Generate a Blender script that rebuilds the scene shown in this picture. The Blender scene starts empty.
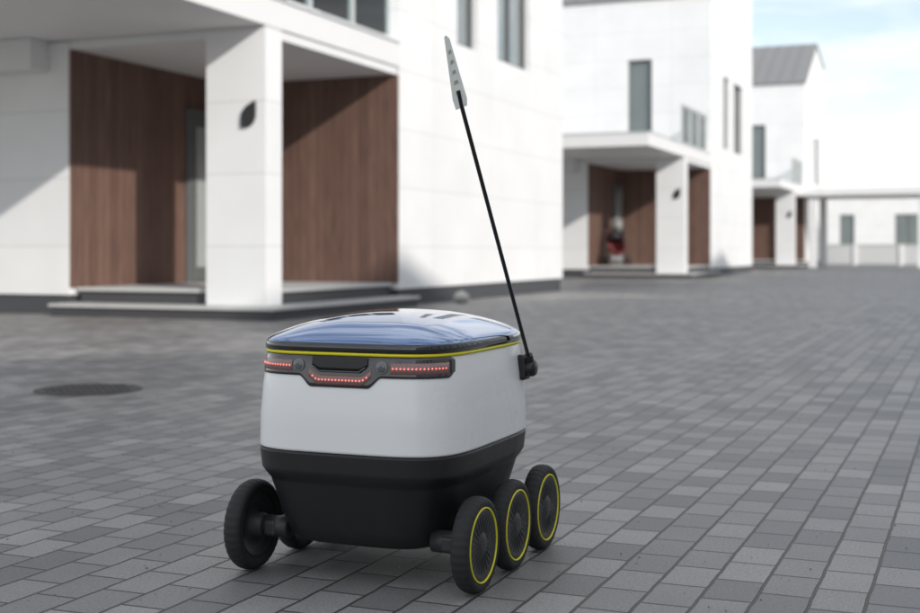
import bpy, bmesh, math, random
from mathutils import Vector, Matrix
random.seed(4)
scene = bpy.context.scene
COL = scene.collection

# ------------------------------------------------------------------ helpers
def new_mat(name):
    m = bpy.data.materials.new(name); m.use_nodes = True
    nt = m.node_tree
    return m, nt, nt.nodes, nt.links, nt.nodes['Principled BSDF']

def simple(name, col, rough=0.5, metal=0.0, coat=0.0, noise=0.0, nscale=20, emit=None, estr=0, bump=0.0, bscale=200):
    m, nt, N, L, b = new_mat(name)
    b.inputs['Base Color'].default_value = (*col, 1)
    b.inputs['Roughness'].default_value = rough
    b.inputs['Metallic'].default_value = metal
    b.inputs['Coat Weight'].default_value = coat
    b.inputs['Coat Roughness'].default_value = 0.03
    tc = N.new('ShaderNodeTexCoord')
    if noise > 0:
        n = N.new('ShaderNodeTexNoise'); n.inputs['Scale'].default_value = nscale; n.inputs['Detail'].default_value = 4
        L.new(tc.outputs['Object'], n.inputs['Vector'])
        mx = N.new('ShaderNodeMixRGB'); mx.blend_type = 'MIX'
        mx.inputs[1].default_value = (*[c*(1-noise) for c in col], 1)
        mx.inputs[2].default_value = (*[min(1, c*(1+noise)) for c in col], 1)
        L.new(n.outputs['Fac'], mx.inputs[0]); L.new(mx.outputs[0], b.inputs['Base Color'])
        mr = N.new('ShaderNodeMapRange'); mr.inputs[3].default_value = max(0.02, rough*0.8); mr.inputs[4].default_value = min(1, rough*1.25)
        L.new(n.outputs['Fac'], mr.inputs[0]); L.new(mr.outputs[0], b.inputs['Roughness'])
    if bump > 0:
        n2 = N.new('ShaderNodeTexNoise'); n2.inputs['Scale'].default_value = bscale
        L.new(tc.outputs['Object'], n2.inputs['Vector'])
        bp = N.new('ShaderNodeBump'); bp.inputs['Strength'].default_value = bump; bp.inputs['Distance'].default_value = 0.002
        L.new(n2.outputs['Fac'], bp.inputs['Height']); L.new(bp.outputs[0], b.inputs['Normal'])
    if emit:
        b.inputs['Emission Color'].default_value = (*emit, 1); b.inputs['Emission Strength'].default_value = estr
    return m

def wall_uv(N, L, swap=False):
    tc = N.new('ShaderNodeTexCoord'); sp = N.new('ShaderNodeSeparateXYZ'); L.new(tc.outputs['Object'], sp.inputs[0])
    ad = N.new('ShaderNodeMath'); ad.operation = 'ADD'; L.new(sp.outputs[0], ad.inputs[0]); L.new(sp.outputs[1], ad.inputs[1])
    cb = N.new('ShaderNodeCombineXYZ'); L.new(ad.outputs[0], cb.inputs[0]); L.new(sp.outputs[2], cb.inputs[1])
    return tc, cb

def mat_panel():
    m, nt, N, L, b = new_mat('white_cladding')
    tc, uv = wall_uv(N, L)
    br = N.new('ShaderNodeTexBrick'); br.offset = 0.0
    br.inputs['Color1'].default_value = (.81, .81, .81, 1); br.inputs['Color2'].default_value = (.78, .785, .79, 1)
    br.inputs['Mortar'].default_value = (.58, .58, .58, 1)
    br.inputs['Scale'].default_value = 1; br.inputs['Mortar Size'].default_value = .005; br.inputs['Mortar Smooth'].default_value = .2
    br.inputs['Brick Width'].default_value = 2.2; br.inputs['Row Height'].default_value = .76
    L.new(uv.outputs[0], br.inputs['Vector'])
    n = N.new('ShaderNodeTexNoise'); n.inputs['Scale'].default_value = 1.2; n.inputs['Detail'].default_value = 5
    L.new(tc.outputs['Object'], n.inputs['Vector'])
    mr = N.new('ShaderNodeMapRange'); mr.inputs[1].default_value=.3; mr.inputs[2].default_value=.7; mr.inputs[3].default_value=.95; mr.inputs[4].default_value=1.02
    L.new(n.outputs['Fac'], mr.inputs[0])
    mul = N.new('ShaderNodeMixRGB'); mul.blend_type='MULTIPLY'; mul.inputs[0].default_value=1
    L.new(br.outputs['Color'], mul.inputs[1]); L.new(mr.outputs[0], mul.inputs[2])
    L.new(mul.outputs[0], b.inputs['Base Color'])
    b.inputs['Roughness'].default_value = .55
    bp = N.new('ShaderNodeBump'); bp.invert = True; bp.inputs['Strength'].default_value=.4; bp.inputs['Distance'].default_value=.006
    L.new(br.outputs['Fac'], bp.inputs['Height']); L.new(bp.outputs[0], b.inputs['Normal'])
    return m

def mat_wood():
    m, nt, N, L, b = new_mat('brown_timber_cladding')
    tc, uv = wall_uv(N, L)
    br = N.new('ShaderNodeTexBrick'); br.offset = 0.35
    br.inputs['Color1'].default_value = (.125, .070, .053, 1); br.inputs['Color2'].default_value = (.175, .102, .078, 1)
    br.inputs['Mortar'].default_value = (.045, .026, .021, 1)
    br.inputs['Scale'].default_value = 1; br.inputs['Mortar Size'].default_value = .004
    br.inputs['Brick Width'].default_value = .125; br.inputs['Row Height'].default_value = 6
    L.new(uv.outputs[0], br.inputs['Vector'])
    mp = N.new('ShaderNodeMapping'); mp.inputs['Scale'].default_value = (18, 18, 1.0); L.new(tc.outputs['Object'], mp.inputs[0])
    n = N.new('ShaderNodeTexNoise'); n.inputs['Scale'].default_value = 2.2; n.inputs['Detail'].default_value = 6
    L.new(mp.outputs[0], n.inputs['Vector'])
    mr = N.new('ShaderNodeMapRange'); mr.inputs[1].default_value=.3; mr.inputs[2].default_value=.7; mr.inputs[3].default_value=.7; mr.inputs[4].default_value=1.25
    L.new(n.outputs['Fac'], mr.inputs[0])
    mul = N.new('ShaderNodeMixRGB'); mul.blend_type='MULTIPLY'; mul.inputs[0].default_value=1
    L.new(br.outputs['Color'], mul.inputs[1]); L.new(mr.outputs[0], mul.inputs[2])
    L.new(mul.outputs[0], b.inputs['Base Color']); b.inputs['Roughness'].default_value=.6
    bp = N.new('ShaderNodeBump'); bp.invert=True; bp.inputs['Strength'].default_value=.5; bp.inputs['Distance'].default_value=.006
    L.new(br.outputs['Fac'], bp.inputs['Height']); L.new(bp.outputs[0], b.inputs['Normal'])
    return m

def mat_paving():
    m, nt, N, L, b = new_mat('concrete_block_paving')
    tc = N.new('ShaderNodeTexCoord')
    nd = N.new('ShaderNodeTexNoise'); nd.inputs['Scale'].default_value=11; nd.inputs['Detail'].default_value=3
    L.new(tc.outputs['Object'], nd.inputs['Vector'])
    sub = N.new('ShaderNodeVectorMath'); sub.operation='SUBTRACT'; sub.inputs[1].default_value=(.5,.5,.5); L.new(nd.outputs['Color'], sub.inputs[0])
    sc = N.new('ShaderNodeVectorMath'); sc.operation='SCALE'; sc.inputs['Scale'].default_value=.007; L.new(sub.outputs[0], sc.inputs[0])
    ad = N.new('ShaderNodeVectorMath'); ad.operation='ADD'; L.new(tc.outputs['Object'], ad.inputs[0]); L.new(sc.outputs[0], ad.inputs[1])
    sp = N.new('ShaderNodeSeparateXYZ'); L.new(ad.outputs[0], sp.inputs[0])
    cb = N.new('ShaderNodeCombineXYZ'); L.new(sp.outputs[1], cb.inputs[0]); L.new(sp.outputs[0], cb.inputs[1])
    br = N.new('ShaderNodeTexBrick'); br.offset=.5
    br.inputs['Color1'].default_value=(.165,.162,.162,1); br.inputs['Color2'].default_value=(.320,.308,.298,1)
    br.inputs['Mortar'].default_value=(.062,.054,.048,1); br.inputs['Scale'].default_value=1
    br.inputs['Mortar Size'].default_value=.0042; br.inputs['Mortar Smooth'].default_value=.45
    br.inputs['Brick Width'].default_value=.165; br.inputs['Row Height'].default_value=.108
    L.new(cb.outputs[0], br.inputs['Vector'])
    n1 = N.new('ShaderNodeTexNoise'); n1.inputs['Scale'].default_value=160; n1.inputs['Detail'].default_value=3; L.new(tc.outputs['Object'], n1.inputs['Vector'])
    r1 = N.new('ShaderNodeMapRange'); r1.inputs[1].default_value=.3; r1.inputs[2].default_value=.7; r1.inputs[3].default_value=.74; r1.inputs[4].default_value=1.22; L.new(n1.outputs['Fac'], r1.inputs[0])
    n2 = N.new('ShaderNodeTexNoise'); n2.inputs['Scale'].default_value=.9; n2.inputs['Detail'].default_value=8; n2.inputs['Roughness'].default_value=.68; L.new(tc.outputs['Object'], n2.inputs['Vector'])
    r2 = N.new('ShaderNodeMapRange'); r2.inputs[1].default_value=.32; r2.inputs[2].default_value=.68; r2.inputs[3].default_value=.74; r2.inputs[4].default_value=1.16; L.new(n2.outputs['Fac'], r2.inputs[0])
    mm = N.new('ShaderNodeMath'); mm.operation='MULTIPLY'; L.new(r1.outputs[0], mm.inputs[0]); L.new(r2.outputs[0], mm.inputs[1])
    mul = N.new('ShaderNodeMixRGB'); mul.blend_type='MULTIPLY'; mul.inputs[0].default_value=1; L.new(br.outputs['Color'], mul.inputs[1]); L.new(mm.outputs[0], mul.inputs[2])
    L.new(mul.outputs[0], b.inputs['Base Color'])
    rr = N.new('ShaderNodeMapRange'); rr.inputs[3].default_value=.40; rr.inputs[4].default_value=.72; L.new(n2.outputs['Fac'], rr.inputs[0]); L.new(rr.outputs[0], b.inputs['Roughness'])
    bp = N.new('ShaderNodeBump'); bp.invert=True; bp.inputs['Strength'].default_value=.9; bp.inputs['Distance'].default_value=.006
    L.new(br.outputs['Fac'], bp.inputs['Height'])
    bp2 = N.new('ShaderNodeBump'); bp2.inputs['Strength'].default_value=.4; bp2.inputs['Distance'].default_value=.002
    L.new(n1.outputs['Fac'], bp2.inputs['Height']); L.new(bp.outputs[0], bp2.inputs['Normal'])
    L.new(bp2.outputs[0], b.inputs['Normal'])
    return m

M = dict(
    white=mat_panel(), wood=mat_wood(), paving=mat_paving(),
    soffit=simple('white_render', (.76,.76,.76), .6, noise=.03, nscale=3),
    plinth=simple('dark_plinth', (.06,.063,.07), .6, noise=.15, nscale=8),
    step=simple('step_concrete', (.52,.52,.51), .55, noise=.08, nscale=6),
    riser=simple('step_riser', (.055,.055,.06), .6, noise=.15, nscale=6),
    roof=simple('roof_sheet', (.22,.22,.225), .55, noise=.12, nscale=3),
    frame=simple('window_frame', (.14,.145,.15), .45, noise=.05),
    lframe=simple('railing_metal', (.55,.56,.57), .4, noise=.05),
    glass=simple('window_glass', (.17,.20,.20), .05, noise=.1, nscale=2, coat=1),  # base lightened to stand for sky reflected in the panes
    door=simple('door_grey', (.12,.13,.125), .4, noise=.06),
    curtain=simple('pale_blind', (.36,.39,.39), .25, noise=.06, nscale=3, coat=.8),
    logo=simple('sign_black', (.02,.02,.022), .4, noise=.05),
    ground=simple('gravel_ground', (.22,.21,.19), .9, noise=.25, nscale=.6),
    iron=simple('cast_iron', (.06,.055,.052), .6, noise=.2, nscale=30, bump=.5, bscale=60),
)
def mat_railglass():
    m, nt, N, L, b = new_mat('railing_glass')
    tr = N.new('ShaderNodeBsdfTransparent'); tr.inputs[0].default_value=(.88,.95,.94,1)
    mx = N.new('ShaderNodeMixShader'); fr = N.new('ShaderNodeFresnel'); fr.inputs[0].default_value=1.5
    gl = N.new('ShaderNodeBsdfGlossy'); gl.inputs['Roughness'].default_value=.03
    L.new(fr.outputs[0], mx.inputs[0]); L.new(tr.outputs[0], mx.inputs[1]); L.new(gl.outputs[0], mx.inputs[2])
    L.new(mx.outputs[0], N['Material Output'].inputs[0])
    return m
M['rail'] = mat_railglass()

def empty(name, loc=(0,0,0), rotz=0):
    e = bpy.data.objects.new(name, None); COL.objects.link(e); e.location = loc; e.rotation_euler = (0,0,rotz)
    return e

def obj_from_bm(name, bm, mats, parent=None, smooth=False, bevel=0, bseg=2, loc=None):
    me = bpy.data.meshes.new(name); bm.normal_update(); bm.to_mesh(me); bm.free()
    if not isinstance(mats, (list, tuple)): mats = [mats]
    for m in mats: me.materials.append(m)
    if smooth:
        for p in me.polygons: p.use_smooth = True
    o = bpy.data.objects.new(name, me); COL.objects.link(o)
    if parent: o.parent = parent
    if loc: o.location = loc
    if bevel > 0:
        md = o.modifiers.new('bev', 'BEVEL'); md.width = bevel; md.segments = bseg; md.limit_method='ANGLE'; md.angle_limit=math.radians(40)
        md.harden_normals = False
    return o

def add_box(bm, x0,x1,y0,y1,z0,z1, mi=0, mat=None):
    vs = [bm.verts.new(p) for p in [(x0,y0,z0),(x1,y0,z0),(x1,y1,z0),(x0,y1,z0),(x0,y0,z1),(x1,y0,z1),(x1,y1,z1),(x0,y1,z1)]]
    if mat is not None:
        for v in vs: v.co = mat @ v.co
    for f in [(0,3,2,1),(4,5,6,7),(0,1,5,4),(1,2,6,5),(2,3,7,6),(3,0,4,7)]:
        fc = bm.faces.new([vs[i] for i in f]); fc.material_index = mi

def box(name, x0,x1,y0,y1,z0,z1, mat, parent=None, bevel=0):
    bm = bmesh.new(); add_box(bm, x0,x1,y0,y1,z0,z1)
    return obj_from_bm(name, bm, mat, parent, bevel=bevel)

def wall(name, axis, pos, u0, u1, z0, z1, out, holes, parent, mat, gable=None):
    """axis 'x': plane x=pos, u = y. axis 'y': plane y=pos, u = x. gable=[(u,z)...] extra top points"""
    P = (lambda u,z,d=0: (pos - out*d, u, z)) if axis=='x' else (lambda u,z,d=0: (u, pos - out*d, z))
    us = sorted(set([u0,u1]+[h[0] for h in holes]+[h[1] for h in holes])); zs = sorted(set([z0,z1]+[h[2] for h in holes]+[h[3] for h in holes]))
    bm = bmesh.new()
    def quad(a,b,c,d): bm.faces.new([bm.verts.new(p) for p in (a,b,c,d)])
    for i in range(len(us)-1):
        for j in range(len(zs)-1):
            cu=(us[i]+us[i+1])/2; cz=(zs[j]+zs[j+1])/2
            if any(h[0]<cu<h[1] and h[2]<cz<h[3] for h in holes): continue
            quad(P(us[i],zs[j]),P(us[i+1],zs[j]),P(us[i+1],zs[j+1]),P(us[i],zs[j+1]))
    if gable:
        bm.faces.new([bm.verts.new(p) for p in [P(u0,z1),P(u1,z1)]+[P(u,z) for u,z in gable]])
    D=.16
    for h in holes:
        a,b_,c,d=h
        quad(P(a,c),P(a,c,D),P(a,d,D),P(a,d)); quad(P(b_,c),P(b_,c,D),P(b_,d,D),P(b_,d))
        quad(P(a,c),P(b_,c),P(b_,c,D),P(a,c,D)); quad(P(a,d),P(b_,d),P(b_,d,D),P(a,d,D))
    bmesh.ops.remove_doubles(bm, verts=bm.verts, dist=.0005)
    bmesh.ops.recalc_face_normals(bm, faces=bm.faces)
    o = obj_from_bm(name, bm, mat, parent)
    for k,h in enumerate(holes):
        a,b_,c,d=h
        bg = bmesh.new(); bg.faces.new([bg.verts.new(p) for p in (P(a,c,.13),P(b_,c,.13),P(b_,d,.13),P(a,d,.13))])
        obj_from_bm('window_glass_%d'%k, bg, M['glass'], parent)
        bf = bmesh.new(); w=.055
        def bar(ua,ub,za,zb):
            p=P(ua,za,.125); q=P(ub,zb,.085)
            add_box(bf, min(p[0],q[0]),max(p[0],q[0]),min(p[1],q[1]),max(p[1],q[1]),za,zb)
        bar(a,a+w,c,d); bar(b_-w,b_,c,d); bar(a+w,b_-w,c,c+w); bar(a+w,b_-w,d-w,d)
        if b_-a>1.1: bar((a+b_)/2-w/2,(a+b_)/2+w/2,c+w,d-w)
        obj_from_bm('window_frame_%d'%k, bf, M['frame'], parent)
    return o

EAVE, RIDGE, FAR = 7.75, 9.9, 9.2
def block(e, y0, y1, depth=11.0, perp_holes=(), street_holes=()):
    yr=y0+.58*(y1-y0)
    top=[(y1,FAR),(yr,RIDGE)]
    wall('street_wall','x',0,y0,y1,.22,EAVE,1,list(street_holes),e,M['white'],gable=top)
    wall('gable_wall_back','x',-depth,y0,y1,.22,EAVE,-1,[],e,M['white'],gable=top)
    wall('side_wall','y',y0,-depth,0,.22,EAVE,-1,list(perp_holes),e,M['white'])
    wall('side_wall_far','y',y1,-depth,0,.22,FAR,1,[],e,M['white'])
    box('plinth', -depth+.03,-.03,y0+.03,y1-.03,0,.225,M['plinth'],e)
    bm=bmesh.new(); t=.12; oh=.05
    for ya,za in ((y0,EAVE),(y1,FAR)):
        s=1 if ya<yr else -1
        sl=(RIDGE-za)/abs(yr-ya)
        ye=ya-s*oh; ze=za-oh*sl
        pts=[(ye,ze+.01),(yr,RIDGE+.01),(yr,RIDGE+.01+t),(ye,ze+.01+t)]
        f=[bm.verts.new((.05,p[0],p[1])) for p in pts]; g=[bm.verts.new((-depth-.05,p[0],p[1])) for p in pts]
        bm.faces.new(f); bm.faces.new(g[::-1])
        for i in range(4): bm.faces.new([f[i],f[(i+1)%4],g[(i+1)%4],g[i]])
        x=-depth
        while x<-.1:
            q=[(ye,ze+.01+t),(yr,RIDGE+.01+t),(yr,RIDGE+.04+t),(ye,ze+.04+t)]
            f2=[bm.verts.new((x,p[0],p[1])) for p in q]; g2=[bm.verts.new((x+.03,p[0],p[1])) for p in q]
            bm.faces.new(f2); bm.faces.new(g2[::-1])
            for i in range(4): bm.faces.new([f2[i],f2[(i+1)%4],g2[(i+1)%4],g2[i]])
            x+=.55
    bmesh.ops.recalc_face_normals(bm, faces=bm.faces)
    obj_from_bm('roof', bm, M['roof'], e)

def leaf_sign(e, x, y, z):
    bm=bmesh.new()
    pts=[(.085,.15),(.088,.06),(.085,-.02),(.06,-.08),(.02,-.115),(-.03,-.125),(-.085,-.125),(-.085,-.02),(-.07,.04),(-.03,.09),(.03,.125)]
    n=len(pts)
    f=[bm.verts.new((x+p[0],y-.03,z+p[1])) for p in pts]; g=[bm.verts.new((x+p[0],y-.002,z+p[1])) for p in pts]
    bm.faces.new(f); bm.faces.new(g[::-1])
    for i in range(n): bm.faces.new([f[i],f[(i+1)%n],g[(i+1)%n],g[i]])
    bmesh.ops.recalc_face_normals(bm, faces=bm.faces)
    obj_from_bm('leaf_sign', bm, M['logo'], e)

PW, PD = 2.53, 3.29     # porch width / depth
def row_house(loc, rotz=0):
    e = empty('row_house', loc, rotz)
    y1 = PD+6.9
    block(e, PD, y1, perp_holes=[(-2.33,-1.64,3.6,6.06),(-6.2,-4.9,3.7,6.0)],
          street_holes=[(5.25,6.05,3.65,5.75),(6.9,8.4,3.65,5.75)])
    box('pillar', -.73,0,0,.34,.135,3.06,M['white'],e,bevel=.006)
    leaf_sign(e,-.2,0,2.13)
    box('wing_wall', -9.0,-PW,0,PD-.003,.22,3.05,M['white'],e)
    box('wing_plinth', -8.97,-PW-.03,.03,PD-.003,0,.218,M['plinth'],e)
    box('timber_wall_side', -PW,-PW+.03,.015,PD-.035,.303,2.958,M['wood'],e)
    box('timber_wall_back', -PW+.002,-.002,PD-.033,PD-.001,.303,2.958,M['wood'],e)
    box('porch_ceiling', -PW,-.02,.02,PD-.035,2.96,3.055,M['soffit'],e)
    box('canopy', -9.0,0.004,-3.76,PD-.004,3.062,3.36,M['soffit'],e,bevel=.008)
    box('canopy_flashing', -9.02,.02,-3.78,PD-.006,3.362,3.385,M['lframe'],e)
    for k in range(3):
        a=.1+k*1.05
        box('rail_glass_%d'%k,-.10,-.088,a,a+1.0,3.45,4.35,M['rail'],e)
        box('rail_post_%d'%k,-.115,-.075,a-.04,a-.005,3.386,4.38,M['lframe'],e)
    box('rail_top',-.118,-.07,.05,PD-.02,4.381,4.41,M['lframe'],e)
    box('porch_floor', -PW+.031,-.06,.10,PD-.036,.262,.302,M['step'],e,bevel=.006)
    box('porch_base', -PW+.05,-.10,.14,PD-.04,.134,.260,M['riser'],e)
    box('lower_step', -PW-.02,.28,-.32,PD+.05,.100,.133,M['step'],e,bevel=.006)
    box('lower_riser', -PW,.25,-.29,PD+.02,0,.099,M['riser'],e)
    dx=-PW+.031
    box('door_frame',dx,dx+.05,2.22,3.16,.304,2.52,M['frame'],e,bevel=.004)
    box('door_leaf',dx+.051,dx+.07,2.27,2.86,.33,2.46,M['door'],e,bevel=.004)
    box('door_glass',dx+.051,dx+.062,2.91,3.12,.36,2.46,M['curtain'],e)
    box('door_panel',dx+.071,dx+.078,2.36,2.77,.5,2.3,M['curtain'],e)
    box('door_handle',dx+.072,dx+.11,2.79,2.82,1.0,1.5,M['step'],e)
    box('downstand_beam',-8.9,-PW-.28,-.30,-.004,2.72,3.058,M['soffit'],e,bevel=.005)
    return e

S=-6.9
for k in range(3):
    row_house((S, 11.55+20.3*k, 0))

# unseen terrace across the street, its row made unbroken to shade the paving
for k in range(6):
    e=empty('unseen_terraced_house',(9.9, 43-11.0*k,0), math.pi)
    block(e,0,10.8,depth=10,perp_holes=[(-6,-4.6,3.7,5.8)],street_holes=[(1.2,2.4,3.65,5.75),(4,5.6,3.65,5.75),(7.4,8.4,3.65,5.75),(1.2,2.6,.9,2.5),(4.2,5.3,.3,2.5),(7.2,9.0,.9,2.5)])

# ------------------------------------------------------------------ ground
bm=bmesh.new(); s=2500
bm.faces.new([bm.verts.new(p) for p in ((-s,-s,-.004),(s,-s,-.004),(s,s,-.004),(-s,s,-.004))]); obj_from_bm('ground',bm,M['ground'])
bm=bmesh.new()
bm.faces.new([bm.verts.new(p) for p in ((-30,-30,0),(30,-30,0),(30,78,0),(-30,78,0))]); obj_from_bm('block_paving',bm,M['paving'])

# scattered grit and crumbs lying on the paving
bm=bmesh.new()
for i in range(700):
    yy=random.uniform(1.6,9); xx=-yy*random.uniform(.0,.85)+random.uniform(-.4,.4); r=random.choice([.0015,.002,.0025,.0035])
    mt=Matrix.Translation((xx,yy,r*.5))@Matrix.Rotation(random.uniform(0,6),4,'Z')@Matrix.Diagonal((1,random.uniform(.5,1),.6,1))
    bmesh.ops.create_icosphere(bm,subdivisions=1,radius=r,matrix=mt)
obj_from_bm('grit',bm,simple('grit',(.30,.27,.23),.85,noise=.4,nscale=4))

def lathe(bm, prof, seg, mi=0, axis='x', c=(0,0,0), mod=None):
    rings=[]
    for (ax,r) in prof:
        ring=[]
        for i in range(seg):
            a=2*math.pi*i/seg; rr=r
            if mod: rr=mod(ax,r,i)
            if axis=='x': p=(c[0]+ax,c[1]+rr*math.cos(a),c[2]+rr*math.sin(a))
            else: p=(c[0]+rr*math.cos(a),c[1]+rr*math.sin(a),c[2]+ax)
            ring.append(bm.verts.new(p))
        rings.append(ring)
    for j in range(len(rings)-1):
        for i in range(seg):
            f=bm.faces.new([rings[j][i],rings[j][(i+1)%seg],rings[j+1][(i+1)%seg],rings[j+1][i]]); f.material_index=mi; f.smooth=True
    return rings

def cover(x,y,r):
    e=empty('manhole_cover',(x,y,0))
    bm=bmesh.new(); rr=lathe(bm,[(.001,r),(.006,r),(.006,r*.93),(.003,r*.92),(.003,r*.90),(.006,r*.89),(.006,.001)],48,axis='z'); obj_from_bm('cover_plate',bm,M['iron'],e)
    bm=bmesh.new()
    n=int(r*2/.05)
    for i in range(n):
        for j in range(n):
            px=-r+.05*i+.025; py=-r+.05*j+.025
            if math.hypot(px,py)<r*.84: add_box(bm,px-.015,px+.015,py-.006,py+.006,.0062,.009)
    obj_from_bm('cover_studs',bm,M['iron'],e)
cover(-4.25,5.36,.27)

# ------------------------------------------------------------------ far end of the street
def gate_canopy():
    e=empty('carport',(0,0,0))
    box('roof_slab',-7.6,1.8,54.0,58.5,2.95,3.25,M['soffit'],e,bevel=.01)
    for x in (-6.6,-2.35,1.4):
        box('post',x,x+.3,54.2,54.5,0,2.948,M['white'],e)
        box('post_back',x,x+.3,58.0,58.3,0,2.948,M['white'],e)
gate_canopy()
def fence():
    e=empty('boundary_wall')
    box('panel',-12,3,64,64.15,.06,.95,M['lframe'],e)
    box('coping',-12.05,3.05,63.96,64.19,.952,1.0,M['step'],e)
    for i in range(8):
        box('pier_%d'%i,-12+i*2.1,-11.8+i*2.1,63.93,63.998,0,.949,M['soffit'],e)
fence()
def far_house(x0,x1,y0,y1,h,name='white_house'):
    e=empty(name)
    wall('front_wall','y',y0,x0,x1,.2,h,-1,[(x0+2.0,x0+2.9,.5,3.0),(x0+5.4,x0+7.0,.5,3.0),(x0+9,x0+10,1.2,2.6)],e,M['white'])
    wall('side_wall','x',x1,y0,y1,.2,h,1,[],e,M['white']); wall('side_wall_west','x',x0,y0,y1,.2,h,-1,[],e,M['white'])
    box('plinth',x0+.03,x1-.03,y0+.03,y1,0,.2,M['plinth'],e)
    box('flat_roof',x0-.1,x1+.1,y0-.1,y1,h+.003,h+.25,M['lframe'],e)
far_house(-10.5,3,86,97,4.4)

# stone by wall
bm=bmesh.new(); bmesh.ops.create_icosphere(bm,subdivisions=3,radius=.11)
for v in bm.verts:
    v.co.z*=.75; v.co*=1+.12*math.sin(v.co.x*40+1)*math.cos(v.co.y*33)
obj_from_bm('stone',bm,simple('limestone',(.5,.48,.45),.8,noise=.2,nscale=20,bump=.5,bscale=50),smooth=True,loc=(S+.35,16.1,.075))

# ------------------------------------------------------------------ tube helper
def tube(name, pts, r, mat, parent=None, cyc=False):
    cu=bpy.data.curves.new(name,'CURVE'); cu.dimensions='3D'; cu.bevel_depth=r; cu.bevel_resolution=4; cu.use_fill_caps=True
    sp=cu.splines.new('POLY'); sp.points.add(len(pts)-1)
    for p,q in zip(sp.points,pts): p.co=(*q,1)
    sp.use_cyclic_u=cyc
    o=bpy.data.objects.new(name,cu); COL.objects.link(o); cu.materials.append(mat)
    if parent: o.parent=parent
    return o

# ------------------------------------------------------------------ stroller on the second porch
def stroller(loc, rz):
    e=empty('baby_stroller',loc,rz)
    red=simple('stroller_red',(.18,.035,.035),.8,noise=.1); dk=simple('stroller_black',(.03,.03,.035),.7,noise=.1); gr=simple('stroller_metal',(.4,.4,.42),.35,metal=.8,noise=.05)
    for sx in (-.24,.24):
        tube('frame_%d'%(sx>0),[(sx,-.38,.12),(sx,.05,.5),(sx,.38,.95),(sx,.46,1.0)],.013,gr,e)
        tube('leg_%d'%(sx>0),[(sx,.32,.12),(sx,.02,.48)],.013,gr,e)
    tube('handle',[(-.24,.46,1.0),(.24,.46,1.0)],.018,dk,e)
    for sx in (-.27,.27):
        for sy in (-.38,.32):
            bm=bmesh.new(); lathe(bm,[(-.02,.01),(-.02,.1),(-.01,.12),(.01,.12),(.02,.1),(.02,.01)],24,c=(sx,sy,.12)); obj_from_bm('wheel',bm,dk,e)
    bm=bmesh.new(); rows=[]
    prof=[(-.34,.36),(-.25,.30),(-.05,.32),(.08,.42),(.2,.66),(.27,.82)]
    for (y,z) in prof:
        rows.append([bm.verts.new((x,y,z+.16*(abs(x)/.2)**2.5)) for x in (-.2,-.14,-.07,0,.07,.14,.2)])
    for j in range(len(rows)-1):
        for i in range(6): bm.faces.new([rows[j][i],rows[j][i+1],rows[j+1][i+1],rows[j+1][i]])
    o=obj_from_bm('seat',bm,red,e,smooth=True); md=o.modifiers.new('s','SOLIDIFY'); md.thickness=.03
    bm=bmesh.new(); rows=[]
    for k in range(7):
        a=math.radians(20+k*20); rows.append([bm.verts.new((.22*math.cos(math.radians(t)),.12-.30*math.cos(a)*math.sin(math.radians(t)) ,.62+.34*math.sin(a)*math.sin(math.radians(t)))) for t in range(0,181,20)])
    for j in range(6):
        for i in range(9): bm.faces.new([rows[j][i],rows[j][i+1],rows[j+1][i+1],rows[j+1][i]])
    o=obj_from_bm('hood',bm,dk,e,smooth=True); md=o.modifiers.new('s','SOLIDIFY'); md.thickness=.015
    box('basket',-.18,.18,-.2,.22,.16,.28,gr,e,bevel=.02)
stroller((-8.9,32.7,.303),math.radians(25))

# ------------------------------------------------------------------ delivery robot
RC=Vector((-1.255,2.70,0))
R=empty('delivery_robot',RC)
m_white=simple('white_plastic',(.87,.87,.865),.28,coat=.35,noise=.012,nscale=4,bump=.03,bscale=350)
m_black=simple('black_textured_plastic',(.013,.013,.014),.42,noise=.15,nscale=30,bump=.25,bscale=900)
m_gloss=simple('lid_glossy_sky_tint',(.13,.22,.42),.05,metal=.6,coat=1.0,noise=.0)  # blue base colour stands in for sky reflected in the dark lid
m_rim=simple('lid_rim_black',(.008,.008,.010),.08,coat=1.0)
m_smoke=simple('smoked_lens',(.030,.022,.024),.06,coat=1.0)
m_slot=simple('slot_black',(.005,.005,.005),.35)
m_yel=simple('yellow_trim',(.82,.74,.02),.4,noise=.03)
m_led=simple('led_red',(.5,.05,.04),.3,emit=(1,.20,.16),estr=1.6)
m_ledhouse=simple('led_housing',(.26,.14,.13),.25,coat=.6,noise=.25,nscale=160)
m_rubber=simple('tyre_rubber',(.020,.020,.021),.72,noise=.25,nscale=40,bump=.4,bscale=400)
m_hub=simple('hub_dark',(.030,.030,.032),.45,noise=.2,nscale=30)
m_lens=simple('camera_lens',(.10,.11,.12),.05,coat=1)
m_ring=simple('lens_ring',(.20,.20,.205),.3,noise=.05)

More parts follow.
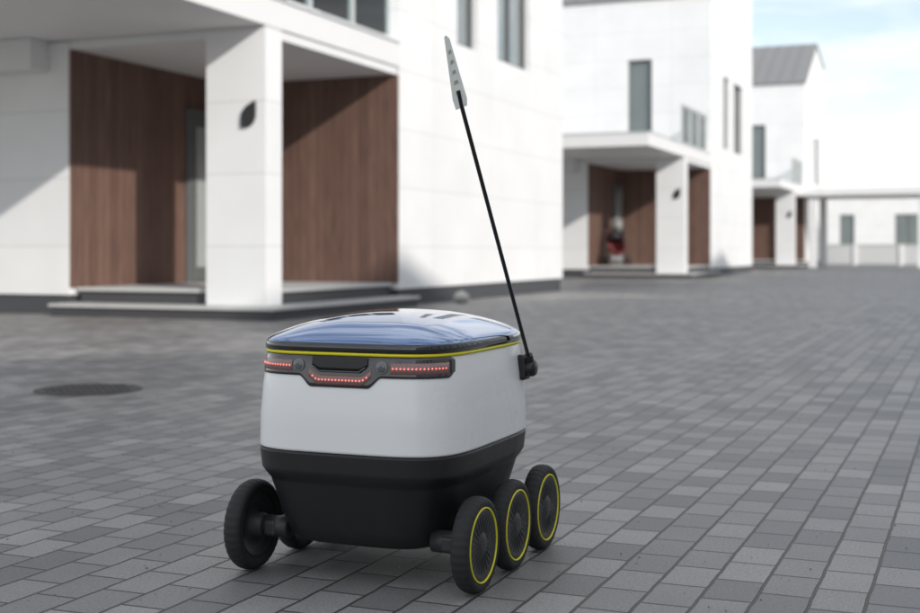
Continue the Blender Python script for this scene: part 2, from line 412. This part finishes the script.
A,B,NEXP=.248,.306,4.6
PROF=[(.080,.082),(.086,.066),(.094,.058),(.150,.040),(.220,.020),(.236,.009),(.245,.004),(.286,.0),(.289,.003),(.2905,.003),(.293,.0),(.36,.001),(.43,.006),(.485,.013),(.497,.015),(.53,.015)]
def inset(z):
    if z<=PROF[0][0]: return PROF[0][1]
    for (z0,i0),(z1,i1) in zip(PROF,PROF[1:]):
        if z<=z1: return i0+(i1-i0)*(z-z0)/(z1-z0)
    return PROF[-1][1]
def sup(a,b,t,n=NEXP):
    c,s_=math.cos(t),math.sin(t)
    return (a*math.copysign(abs(c)**(2/n),c), b*math.copysign(abs(s_)**(2/n),s_))
def table(a,b,n=NEXP,K=4000):
    pts=[sup(a,b,-math.pi/2+2*math.pi*i/K,n) for i in range(K+1)]
    L_=[0]
    for p,q in zip(pts,pts[1:]): L_.append(L_[-1]+math.hypot(q[0]-p[0],q[1]-p[1]))
    return pts,L_
_T={}
def surf(s,z,off=0):
    i=inset(z); key=round(i,5)
    if key not in _T: _T[key]=table(A-i,B-i)
    pts,L_=_T[key]; tot=L_[-1]; s=s%tot
    lo,hi=0,len(L_)-1
    while hi-lo>1:
        m=(lo+hi)//2
        if L_[m]<=s: lo=m
        else: hi=m
    t=(s-L_[lo])/max(1e-9,L_[hi]-L_[lo])
    x=pts[lo][0]*(1-t)+pts[hi][0]*t; y=pts[lo][1]*(1-t)+pts[hi][1]*t
    gx=math.copysign(abs(x/(A-i))**(NEXP-1),x)/(A-i); gy=math.copysign(abs(y/(B-i))**(NEXP-1),y)/(B-i)
    l=math.hypot(gx,gy)
    return Vector((x+off*gx/l,y+off*gy/l,z))
def per(z):
    i=inset(z); key=round(i,5)
    if key not in _T: _T[key]=table(A-i,B-i)
    return _T[key][1][-1]
NS=160
def loft(name, rows, mat, cap_bottom=False, cap_top=False):
    bm=bmesh.new(); rings=[]
    for (z,off) in rows:
        P_=per(z); rings.append([bm.verts.new(surf(P_*k/NS,z,off)) for k in range(NS)])
    for a,b in zip(rings,rings[1:]):
        for k in range(NS):
            f=bm.faces.new([a[k],a[(k+1)%NS],b[(k+1)%NS],b[k]]); f.smooth=True
    if cap_bottom: bm.faces.new(rings[0][::-1])
    if cap_top: bm.faces.new(rings[-1])
    return obj_from_bm(name,bm,mat,R)
loft('lower_body',[(z,0) for z in (.080,.082,.086,.089,.094,.12,.15,.19,.216,.220,.222,.232,.236,.240,.245,.25,.27,.284,.286,.289)],m_black,cap_bottom=True)
loft('upper_body',[(z,0) for z in (.2905,.293,.296,.32,.34,.36,.38,.40,.43,.45,.47,.485,.493,.497)],m_white,cap_top=True)
loft('seam',[(.288,-.002),(.2915,-.002)],m_slot)
loft('yellow_trim',[(.4968,-.002),(.4970,.0035),(.5028,.0040),(.5032,-.002)],m_yel)
# lid
bm=bmesh.new(); rings=[]
a0,b0=A-.012,B-.012
lidp=[(1.0-.02,.5035,4.6),(1.005,.505,4.6),(1.008,.511,4.6),(1.006,.519,4.6),(1.0,.523,4.6),(.985,.5275,4.5),(.96,.532,4.4),(.93,.5365,4.2),(.88,.543,4.0),(.80,.5515,3.8),(.70,.560,3.6),(.58,.568,3.4),(.45,.5745,3.1),(.30,.579,2.8),(.15,.582,2.4)]
for (sc_,z,n) in lidp:
    pts,L_=table(a0*sc_,b0*sc_,n,1600); tot=L_[-1]; ring=[]; j=0
    for k in range(NS):
        t=tot*k/NS
        while L_[j+1]<t: j+=1
        u=(t-L_[j])/max(1e-9,L_[j+1]-L_[j]); ring.append(bm.verts.new((pts[j][0]*(1-u)+pts[j+1][0]*u,pts[j][1]*(1-u)+pts[j+1][1]*u,z)))
    rings.append(ring)
for jj,(a,b) in enumerate(zip(rings,rings[1:])):
    for k in range(NS):
        f=bm.faces.new([a[k],a[(k+1)%NS],b[(k+1)%NS],b[k]]); f.smooth=True; f.material_index=0 if jj>=4 else 1
c=bm.verts.new((0,0,.583))
for k in range(NS):
    f=bm.faces.new([rings[-1][k],rings[-1][(k+1)%NS],c]); f.smooth=True
obj_from_bm('lid',bm,[m_gloss,m_rim],R)

def patch(name, s0,s1, zlo, zhi, off, mat, ns=80, nz=8, base=-.004):
    bm=bmesh.new(); g=[]
    for i in range(ns+1):
        s_=s0+(s1-s0)*i/ns
        g.append([bm.verts.new(surf(s_,zlo(s_)+(zhi(s_)-zlo(s_))*j/nz,off)) for j in range(nz+1)])
    for i in range(ns):
        for j in range(nz):
            f=bm.faces.new([g[i][j],g[i+1][j],g[i+1][j+1],g[i][j+1]]); f.smooth=True
    border=[(i,0) for i in range(ns)]+[(ns,j) for j in range(nz)]+[(i,nz) for i in range(ns,0,-1)]+[(0,j) for j in range(nz,0,-1)]
    inn=[]
    for (i,j) in border:
        s_=s0+(s1-s0)*i/ns; inn.append(bm.verts.new(surf(s_,zlo(s_)+(zhi(s_)-zlo(s_))*j/nz,base)))
    for k in range(len(border)):
        a_=g[border[k][0]][border[k][1]]; b_=g[border[(k+1)%len(border)][0]][border[(k+1)%len(border)][1]]
        bm.faces.new([b_,a_,inn[k],inn[(k+1)%len(border)]])
    return obj_from_bm(name,bm,mat,R,bevel=0)
def ss(x,a,b):
    t=max(0,min(1,(x-a)/(b-a))); return t*t*(3-2*t)
SW=.266
zlo=lambda s_: .4300+.0225*ss(abs(s_),.066,.098)+.012*ss(abs(s_),SW-.02,SW)
zhi=lambda s_: .4965-.006*ss(abs(s_),SW-.02,SW)
patch('light_housing',-SW,SW,zlo,zhi,.0022,m_smoke,ns=140,nz=8)
patch('handle_slot',-.066,.066,lambda s_:.465+.010*ss(abs(s_),.045,.066),lambda s_:.4935,.0042,m_slot,ns=40,nz=4,base=.001)
patch('handle_lip',-.062,.062,lambda s_:.4615+.009*ss(abs(s_),.045,.062),lambda s_:.4655+.009*ss(abs(s_),.045,.062),.0062,m_rim,ns=40,nz=2,base=.001)
patch('led_tray_centre',-.074,.074,lambda s_:.4355+.016*ss(abs(s_),.05,.077),lambda s_:.4560+.013*ss(abs(s_),.05,.077),.0030,m_ledhouse,ns=60,nz=2,base=.001)
for sgn,nm in ((1,'a'),(-1,'b')):
    lo,hi=(.116,.246) if sgn>0 else (-.246,-.116)
    patch('led_tray_'+nm,lo,hi,lambda s_:.4610,lambda s_:.4845,.0030,m_ledhouse,ns=30,nz=2,base=.001)
bm=bmesh.new()
def dot(s_,z,r=.0021):
    p=surf(s_,z,.0034); q=surf(s_+.002,z,.0034); tdir=(q-p).normalized(); nrm=tdir.cross(Vector((0,0,1))).normalized()
    if nrm.dot(Vector((p.x,p.y,0)))<0: nrm=-nrm
    c0=bm.verts.new(p+nrm*.0016)
    ring=[bm.verts.new(p+tdir*r*math.cos(k*math.pi/4)+Vector((0,0,1))*r*math.sin(k*math.pi/4)) for k in range(8)]
    for k in range(8): bm.faces.new([ring[k],ring[(k+1)%8],c0])
for k in range(17):
    s_=-.064+.008*k; dot(s_,.4455+.014*ss(abs(s_),.05,.077))
for sgn in (1,-1):
    for k in range(15): dot(sgn*(.122+.0082*k),.4730)
obj_from_bm('leds',bm,m_led,R)
def disc_on(s_,z,r,off,mat,name,h=.003):
    p=surf(s_,z,off); q=surf(s_+.002,z,off); t=(q-p).normalized(); n=t.cross(Vector((0,0,1))).normalized()
    if n.dot(Vector((p.x,p.y,0)))<0: n=-n
    bm=bmesh.new(); up=Vector((0,0,1)); prev=None
    for (d,rr) in ((-.002,r),(h,r),(h+.0008,r*.9),(h+.0014,r*.5)):
        ring=[bm.verts.new(p+n*d+t*rr*math.cos(2*math.pi*k/32)+up*rr*math.sin(2*math.pi*k/32)) for k in range(32)]
        if prev:
            for k in range(32): f=bm.faces.new([prev[k],prev[(k+1)%32],ring[(k+1)%32],ring[k]]); f.smooth=True
        prev=ring
    f=bm.faces.new(prev); bmesh.ops.recalc_face_normals(bm,faces=bm.faces)
    obj_from_bm(name,bm,mat,R)
for sgn in (1,-1):
    disc_on(sgn*.098,.474,.0135,.002,m_ring,'camera_ring'); disc_on(sgn*.098,.474,.0095,.0045,m_lens,'camera_lens',h=.002)

# wheels
def wheel(x,y,outer):
    e=empty('wheel',(x,y,.101)); e.parent=R; e.rotation_euler=(random.uniform(0,3),0,0)
    T=.021
    prof=[(-T*.55,.070),(-T*.85,.078),(-T,.088),(-T*.85,.0955),(-T*.5,.0995),(0,.101),(T*.5,.0995),(T*.85,.0955),(T,.088),(T*.85,.078),(T*.55,.070)]
    def mod(ax,r,i):
        if r>.094: return r-(.0016 if (i%4)==0 else 0)
        return r
    bm=bmesh.new(); lathe(bm,prof,144,mod=mod); bmesh.ops.recalc_face_normals(bm,faces=bm.faces); obj_from_bm('tyre',bm,m_rubber,e)
    o=outer
    bm=bmesh.new()
    pr=[(o*.0115,.074),(o*.018,.074),(o*.019,.070),(o*.0165,.064),(o*.0155,.045),(o*.016,.024),(o*.019,.020),(o*.020,.012),(o*.020,.001)]
    lathe(bm,pr,72); bmesh.ops.recalc_face_normals(bm,faces=bm.faces); obj_from_bm('hub_outer',bm,m_hub,e)
    bm=bmesh.new()
    for k in range(24):
        a=2*math.pi*k/24; mt=Matrix.Rotation(a,4,'X')
        add_box(bm,min(o*.015,o*.0172),max(o*.015,o*.0172),.028,.062,-.0012,.0012,mat=mt)
    obj_from_bm('hub_ribs',bm,m_hub,e)
    bm=bmesh.new(); pr=[(o*.0170,.0755),(o*.0200,.0755),(o*.0205,.0770),(o*.0200,.0790),(o*.0165,.0790)]
    lathe(bm,pr,96); bmesh.ops.recalc_face_normals(bm,faces=bm.faces); obj_from_bm('yellow_ring',bm,m_yel,e)
    bm=bmesh.new()
    pr=[(-o*.0115,.074),(-o*.016,.072),(-o*.012,.064),(-o*.006,.05),(-o*.006,.03),(-o*.030,.026),(-o*.034,.020),(-o*.036,.011),(-o*.085,.011)]
    lathe(bm,pr,48); bmesh.ops.recalc_face_normals(bm,faces=bm.faces); obj_from_bm('hub_inner',bm,m_hub,e)
for y in (-.20,.015,.23):
    wheel(.270,y,1); wheel(-.270,y,-1)
for sx in (1,-1):
    box('bogie_arm',min(sx*.212,sx*.232),max(sx*.212,sx*.232),-.015,.245,.085,.118,m_hub,R,bevel=.006)
    box('front_arm',min(sx*.200,sx*.230),max(sx*.200,sx*.230),-.225,-.10,.083,.116,m_hub,R,bevel=.006)
    bm=bmesh.new(); lathe(bm,[(-.03,.001),(-.03,.024),(.03,.024),(.032,.020),(.032,.001)],32,c=(sx*.205,-.20,.101)); obj_from_bm('axle_boss',bm,m_hub,R)

# antenna with reflective flag
base=Vector((-.995,2.885,.445))-RC; top=Vector((-1.03,2.536,1.024))-RC; tip=Vector((-1.04,2.476,1.168))-RC
m_pole=simple('pole_black',(.015,.015,.016),.35)
tube('flag_pole',[base,top,top+(tip-top)*.25],.0046,m_pole,R)
d=(top-base).normalized()
tube('pole_boot',[base-d*.012,base+d*.03],.011,m_pole,R)
bm=bmesh.new(); lathe(bm,[(-.03,.001),(-.03,.018),(.004,.021),(.012,.017),(.013,.001)],32,c=(base.x,base.y,base.z-.006)); obj_from_bm('pole_mount',bm,m_pole,R)
box('mount_plate',base.x-.032,base.x-.006,base.y-.022,base.y+.022,base.z-.035,base.z+.026,m_pole,R,bevel=.008)
def mat_reflect():
    m,nt,N,L,b=new_mat('reflective_sheet')
    tc=N.new('ShaderNodeTexCoord'); vo=N.new('ShaderNodeTexVoronoi'); vo.inputs['Scale'].default_value=90; L.new(tc.outputs['Object'],vo.inputs['Vector'])
    mx=N.new('ShaderNodeMixRGB'); mx.inputs[1].default_value=(.90,.91,.86,1); mx.inputs[2].default_value=(.95,.96,.93,1)
    L.new(vo.outputs['Color'],mx.inputs[0]); L.new(mx.outputs[0],b.inputs['Base Color']); b.inputs['Roughness'].default_value=.25
    return m
dd=(tip-top).normalized(); w=Vector((1,0.15,0)); w=(w-dd*w.dot(dd)).normalized(); nn=dd.cross(w).normalized()
out=[(-.014,-.002),(.012,.004),(.015,.02),(.0045,.152),(-.002,.160),(-.006,.156),(-.0165,.02)]
def prism(name,outl,t0,t1,mat):
    bm=bmesh.new(); f=[bm.verts.new(top+w*a+dd*b+nn*t0) for a,b in outl]; g=[bm.verts.new(top+w*a+dd*b+nn*t1) for a,b in outl]
    bm.faces.new(f); bm.faces.new(g[::-1])
    for i in range(len(outl)): bm.faces.new([f[i],f[(i+1)%len(outl)],g[(i+1)%len(outl)],g[i]])
    bmesh.ops.recalc_face_normals(bm,faces=bm.faces); obj_from_bm(name,bm,mat,R)
prism('flag',out,-.0015,.0015,mat_reflect())
m_fg=simple('flag_green',(.40,.50,.34),.4)
for s_ in (1,-1):
    for k in range(5):
        b0_=.03+k*.022; ww=.007*(1-k*.12)
        prism('flag_print_%d'%k,[(-ww,b0_),(ww*.8,b0_+.004),(ww*.6,b0_+.011),(-ww*.7,b0_+.009)],s_*.0016,s_*.0021,m_fg)

# ------------------------------------------------------------------ light
travel=Vector((-.75,.5,-.42)).normalized()
sd=-travel
el=math.asin(sd.z); az=math.atan2(sd.x,sd.y)
sun=bpy.data.lights.new('sun','SUN'); sun.energy=3.5; sun.angle=math.radians(1.0); sun.color=(1,.95,.88)
so=bpy.data.objects.new('sun',sun); COL.objects.link(so); so.rotation_euler=travel.to_track_quat('-Z','Y').to_euler()
w_=bpy.data.worlds.new('World'); scene.world=w_; w_.use_nodes=True
nt=w_.node_tree; N=nt.nodes; L=nt.links
bg=N['Background']; bg.inputs['Strength'].default_value=.15
sky=N.new('ShaderNodeTexSky'); sky.sky_type='NISHITA'; sky.sun_disc=False; sky.sun_elevation=el; sky.sun_rotation=az; sky.air_density=1.0; sky.dust_density=.4
hs=N.new('ShaderNodeHueSaturation'); hs.inputs['Saturation'].default_value=.75; hs.inputs['Value'].default_value=1.2; L.new(sky.outputs[0],hs.inputs['Color'])
tc=N.new('ShaderNodeTexCoord'); mp=N.new('ShaderNodeMapping'); mp.inputs['Scale'].default_value=(2.2,2.2,11); mp.inputs['Location'].default_value=(.3,.1,.2); L.new(tc.outputs['Generated'],mp.inputs[0])
cl=N.new('ShaderNodeTexNoise'); cl.inputs['Scale'].default_value=1.6; cl.inputs['Detail'].default_value=8; cl.inputs['Roughness'].default_value=.58; L.new(mp.outputs[0],cl.inputs['Vector'])
rp=N.new('ShaderNodeMapRange'); rp.inputs[1].default_value=.38; rp.inputs[2].default_value=.60; rp.inputs[3].default_value=.08; rp.inputs[4].default_value=.9; L.new(cl.outputs['Fac'],rp.inputs[0])
mx=N.new('ShaderNodeMixRGB'); mx.inputs[2].default_value=(8.2,8.25,8.3,1); L.new(rp.outputs[0],mx.inputs[0]); L.new(hs.outputs[0],mx.inputs[1]); L.new(mx.outputs[0],bg.inputs['Color'])

# ------------------------------------------------------------------ camera
cam=bpy.data.cameras.new('camera'); co=bpy.data.objects.new('camera',cam); COL.objects.link(co)
co.location=(0,0,.72); co.rotation_euler=(math.radians(90),0,math.radians(22.2))
cam.lens=50; cam.sensor_width=36; cam.shift_y=-.0614; cam.clip_end=6000; cam.clip_start=.05
cam.dof.use_dof=True; cam.dof.focus_distance=2.72; cam.dof.aperture_fstop=3.4
scene.camera=co
scene.view_settings.view_transform='Standard'; scene.view_settings.look='None'; scene.view_settings.exposure=0
